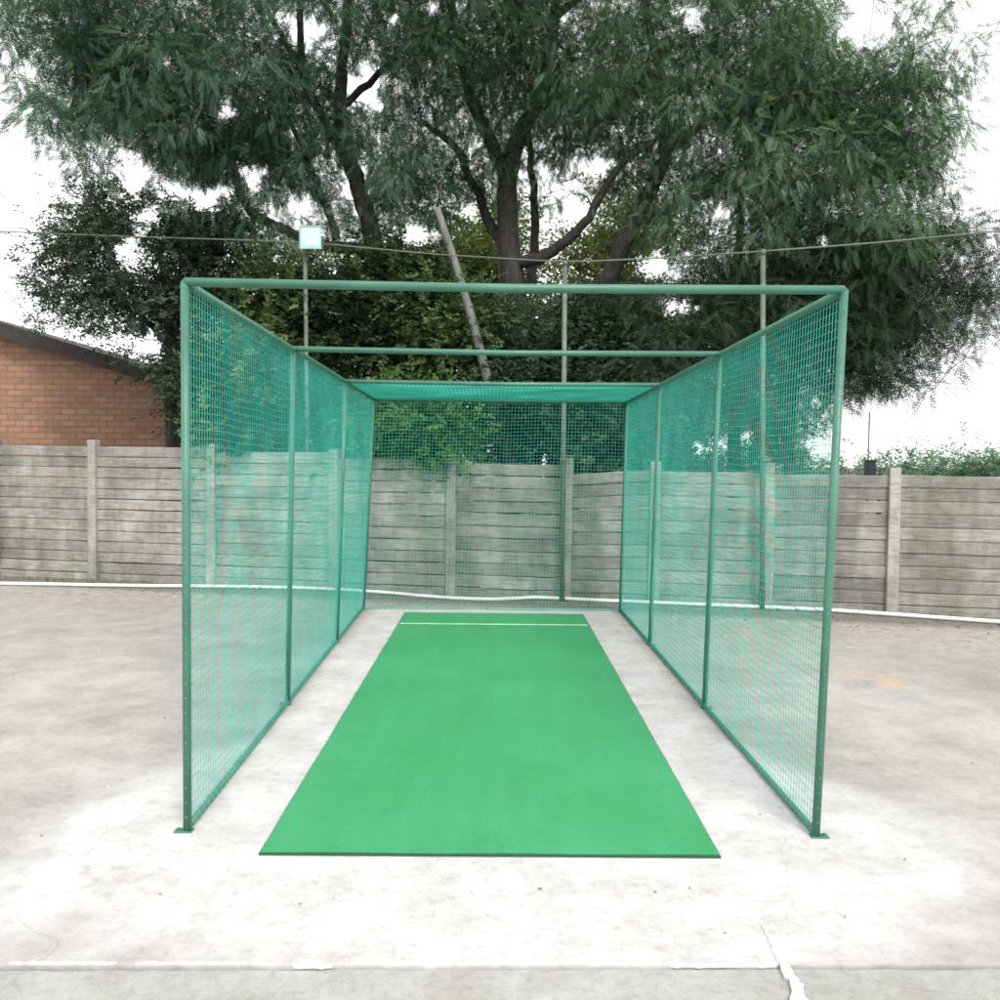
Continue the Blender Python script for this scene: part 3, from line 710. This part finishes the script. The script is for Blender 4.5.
bush('hanging_creeper', 'bright green creeper hanging over the wall top behind the back net', 430, 11.0, [(420, 425, 55, 32, 11.0, .28), (448, 450, 26, 26, 10.85, .22), (395, 415, 40, 30, 11.2, .3)], 46, 40, M['leaf_fresh'], tmean=.5, cat='creeper', crad=.13, droop=.6)

d = 12.6
limbs = [[ground_pt(735, d, .11)]+LB([(735, 420, .09), (730, 340, .08), (738, 260, .06), (742, 190, .04)], d), LB([(732, 350, .05), (680, 330, .035), (640, 320, .02)], d), LB([(733, 330, .05), (800, 310, .035, 12.3), (870, 300, .02, 12)], d), LB([(734, 390, .05), (790, 385, .035), (850, 370, .02)], d), LB([(734, 400, .05), (690, 390, .03), (640, 390, .02)], d)]
make_tree('dark_tree', 'dark shaded tree with drooping needle like branches behind the right side net', 'tree', P(735, 470, d), limbs,
          [(700, 345, 95, 50, 12.6, 1.1), (800, 320, 85, 60, 12.4, 1.1), (740, 280, 90, 40, 12.8, 1.0), (850, 350, 55, 55, 12.3, .9), (720, 420, 90, 45, 12.3, .9), (790, 420, 45, 50, 12.2, .8), (750, 448, 60, 28, 12.2, .6, 1.3), (680, 450, 50, 26, 12.2, .6, 1.3), (650, 400, 60, 60, 12.5, .9), (840, 270, 70, 40, 12.5, .9), (905, 330, 70, 70, 12.4, .9), (870, 250, 80, 40, 12.6, 1.0, 1.4), (860, 320, 60, 60, 12.3, .9, 1.2), (650, 320, 60, 60, 12.8, .9), (950, 270, 70, 60, 12.5, .9)], 880, 34, .21, NEEDLE, M['leaf_dark'], M['bark'], flat=.35, droop=.3, tmean=.4)

og = 'olive trees far behind the wall'
for px, blobs, lab in ((625, [(610, 255, 55, 50, 21, 1.6), (640, 225, 45, 45, 21.5, 1.4), (590, 330, 70, 60, 20, 1.4)], 'olive yellow tree seen between the two big trunks'),
                       (480, [(485, 250, 50, 55, 22, 1.6), (455, 300, 60, 60, 21, 1.4)], 'olive yellow tree seen left of the thick forked trunk'),
                       (790, [(760, 330, 110, 70, 23, 2), (700, 400, 110, 60, 22, 2)], 'dull olive tree far behind the dark drooping tree')):
    limbs = [[ground_pt(px, blobs[0][4], .16)]+LB([(px, 420, .13), (px+4, 330, .09), (px-6, 270, .05)], blobs[0][4])]
    make_tree('olive_tree', lab, 'tree', P(px, 470, blobs[0][4]), limbs, blobs, 110, 34, .36, OLIVE, M['leaf_olive'], M['bark_pale'], og, tmean=.4, scale=1.5, droop=.2)

make_tree('distant_shrub', 'low bluish shrubs far away showing just over the right end of the wall', 'shrub', P(880, 470, 26), [[ground_pt(880, 26, .08)]+LB([(880, 475, .06), (885, 468, .03)], 26)],
          [(850, 470, 60, 9, 26, 1.5), (960, 469, 80, 11, 26, 1.5), (1040, 468, 60, 12, 26, 1.5)], 90, 30, .3, OLIVE, M['leaf_blue'], M['bark'], tmean=.6, scale=1.4, droop=.2)
# leaning pale trunk between the shrubs
e0 = P(437, 208, 11.9); e1 = P(492, 395, 11.9); dirv = (e1-e0)/np.linalg.norm(e1-e0); e2 = e1+dirv*(e1[2]/-dirv[2])*1.0
mb = MB(); pts = [lerp(e0, e2, t)+(0.03*math.sin(t*7), 0, 0) for t in np.linspace(0, 1, 16)]
mb.tube(pts, [.045+.05*t for t in np.linspace(0, 1, 16)], 10)
mb.tube([pts[4], pts[4]+np.array([-.12, .1, .3])], [.03, .012], 6)
tag(mb.build('leaning_trunk', M['bark_pale'], None, True, origin=(e2[0], e2[1], 0)), 'bare pale grey trunk leaning to the left among the shrubs', 'tree trunk')

# ------------------------------------------------------------------ leaf litter and specks on the concrete
q = []; tt = []
def speck(x, y, s):
    a = random.uniform(0, 6.3); z = .004
    c, s_ = math.cos(a)*s, math.sin(a)*s
    q.append([[x-c, y-s_, z], [x+s_*.4, y-c*.4, z+s*.35], [x+c, y+s_, z+s*.1], [x-s_*.4, y+c*.4, z+s*.25]]); tt.append(random.random())
for a, b_ in ((655, 893), (845, 918), (725, 934), (160, 895), (760, 815), (540, 890), (300, 905), (690, 889), (228, 872)):
    g = G(a, b_); speck(g[0], g[1], random.uniform(.007, .013))
for _ in range(700):
    s = random.uniform(-3, 11.5); p = wall_y(s)+np.array([wdir[1], -wdir[0]])*abs(random.gauss(.10, .55)+.1)
    if XL0-.1 < p[0] < XR0+.1 and p[1] < Y1+.05: continue
    speck(p[0], p[1], random.uniform(.012, .03))
for _ in range(160):
    x, y = random.uniform(-5, 5), random.uniform(3, 9.5)
    if abs(x) < 1.6: continue
    speck(x, y, random.uniform(.006, .014))
M['dead'] = leaf_mat('dead_leaf', (.10, .075, .045), (.30, .24, .13), .1)
e = bpy.data.objects.new('tmp', None); ORG['tmp0'] = np.zeros(3)
mb = MB()
for a, t in zip(q, tt): mb.add(a, [(0,1,2,3)], t)
tag(mb.build('leaf_litter', M['dead']), 'scattered dry leaves and bits on the concrete', 'litter', kind='stuff')
# low weeds along the wall foot at the left
qs = []
for _ in range(420):
    s = random.choice([random.uniform(-2, 3.2), random.uniform(-2, 3.2), random.uniform(7, 11)]); p = wall_y(s)+np.array([wdir[1], -wdir[0]])*random.uniform(.05, .32)
    h = random.uniform(.02, .07); a = random.uniform(0, 6.3); dx, dy = math.cos(a)*.006, math.sin(a)*.006
    l = np.array([random.gauss(0, .03), random.gauss(0, .03), h]); b0 = np.array([p[0], p[1], 0])
    qs.append([b0-(dx, dy, 0), b0+(dx, dy, 0), b0+l+(dx*.2, dy*.2, 0), b0+l-(dx*.2, dy*.2, 0)])
mb = MB()
for a in qs: mb.add(a, [(0,1,2,3)], random.random())
M['dry'] = leaf_mat('dry_grass_blade', (.12, .11, .04), (.30, .26, .12), .3)
tag(mb.build('dry_weeds', M['dry']), 'short dry weeds along the foot of the wall', 'weeds', kind='stuff')

# ------------------------------------------------------------------ light
EL, AZ = R(44), R(200)   # sun high, behind the camera and to the right
sun_dir = Vector((math.sin(AZ)*-1*math.cos(EL), math.cos(AZ)*math.cos(EL), math.sin(EL)))
w = bpy.data.worlds.new('World'); scene.world = w; w.use_nodes = True; nt = w.node_tree
bg = nt.nodes['Background']; sk = N(nt, 'ShaderNodeTexSky'); sk.sky_type = 'NISHITA'; sk.sun_disc = False
sk.sun_elevation = EL; sk.sun_rotation = math.atan2(sun_dir.x, sun_dir.y); sk.dust_density = 1.5; sk.air_density = 1.0; sk.ozone_density = 1.0
hs = N(nt, 'ShaderNodeHueSaturation'); hs.inputs['Saturation'].default_value = .22
nt.links.new(sk.outputs[0], hs.inputs['Color'])
cloud = noise(nt, objco(nt, (1, 1, 2.2), 'Generated'), 1.7, 5, .55)   # bright overcast deck in front of the blue
deck = ramp(nt, cloud, [(.3, (7.0, 7.15, 7.4)), (.7, (8.6, 8.6, 8.6))])
nt.links.new(mix(nt, .82, hs.outputs[0], deck), bg.inputs[0]); bg.inputs[1].default_value = .13
sl = bpy.data.lights.new('sun', 'SUN'); sl.energy = 1.5; sl.angle = R(14); sl.color = (1, .96, .90)
so = bpy.data.objects.new('sun', sl); C.objects.link(so); so.rotation_euler = sun_dir.to_track_quat('Z', 'Y').to_euler()
vs_ = scene.view_settings; vs_.view_transform = 'Standard'; vs_.look = 'None'; vs_.gamma = 1; vs_.use_curve_mapping = False; vs_.exposure = .88
scene.cycles.filter_width = 1.8; scene.cycles.max_bounces = 7; scene.cycles.transparent_max_bounces = 8
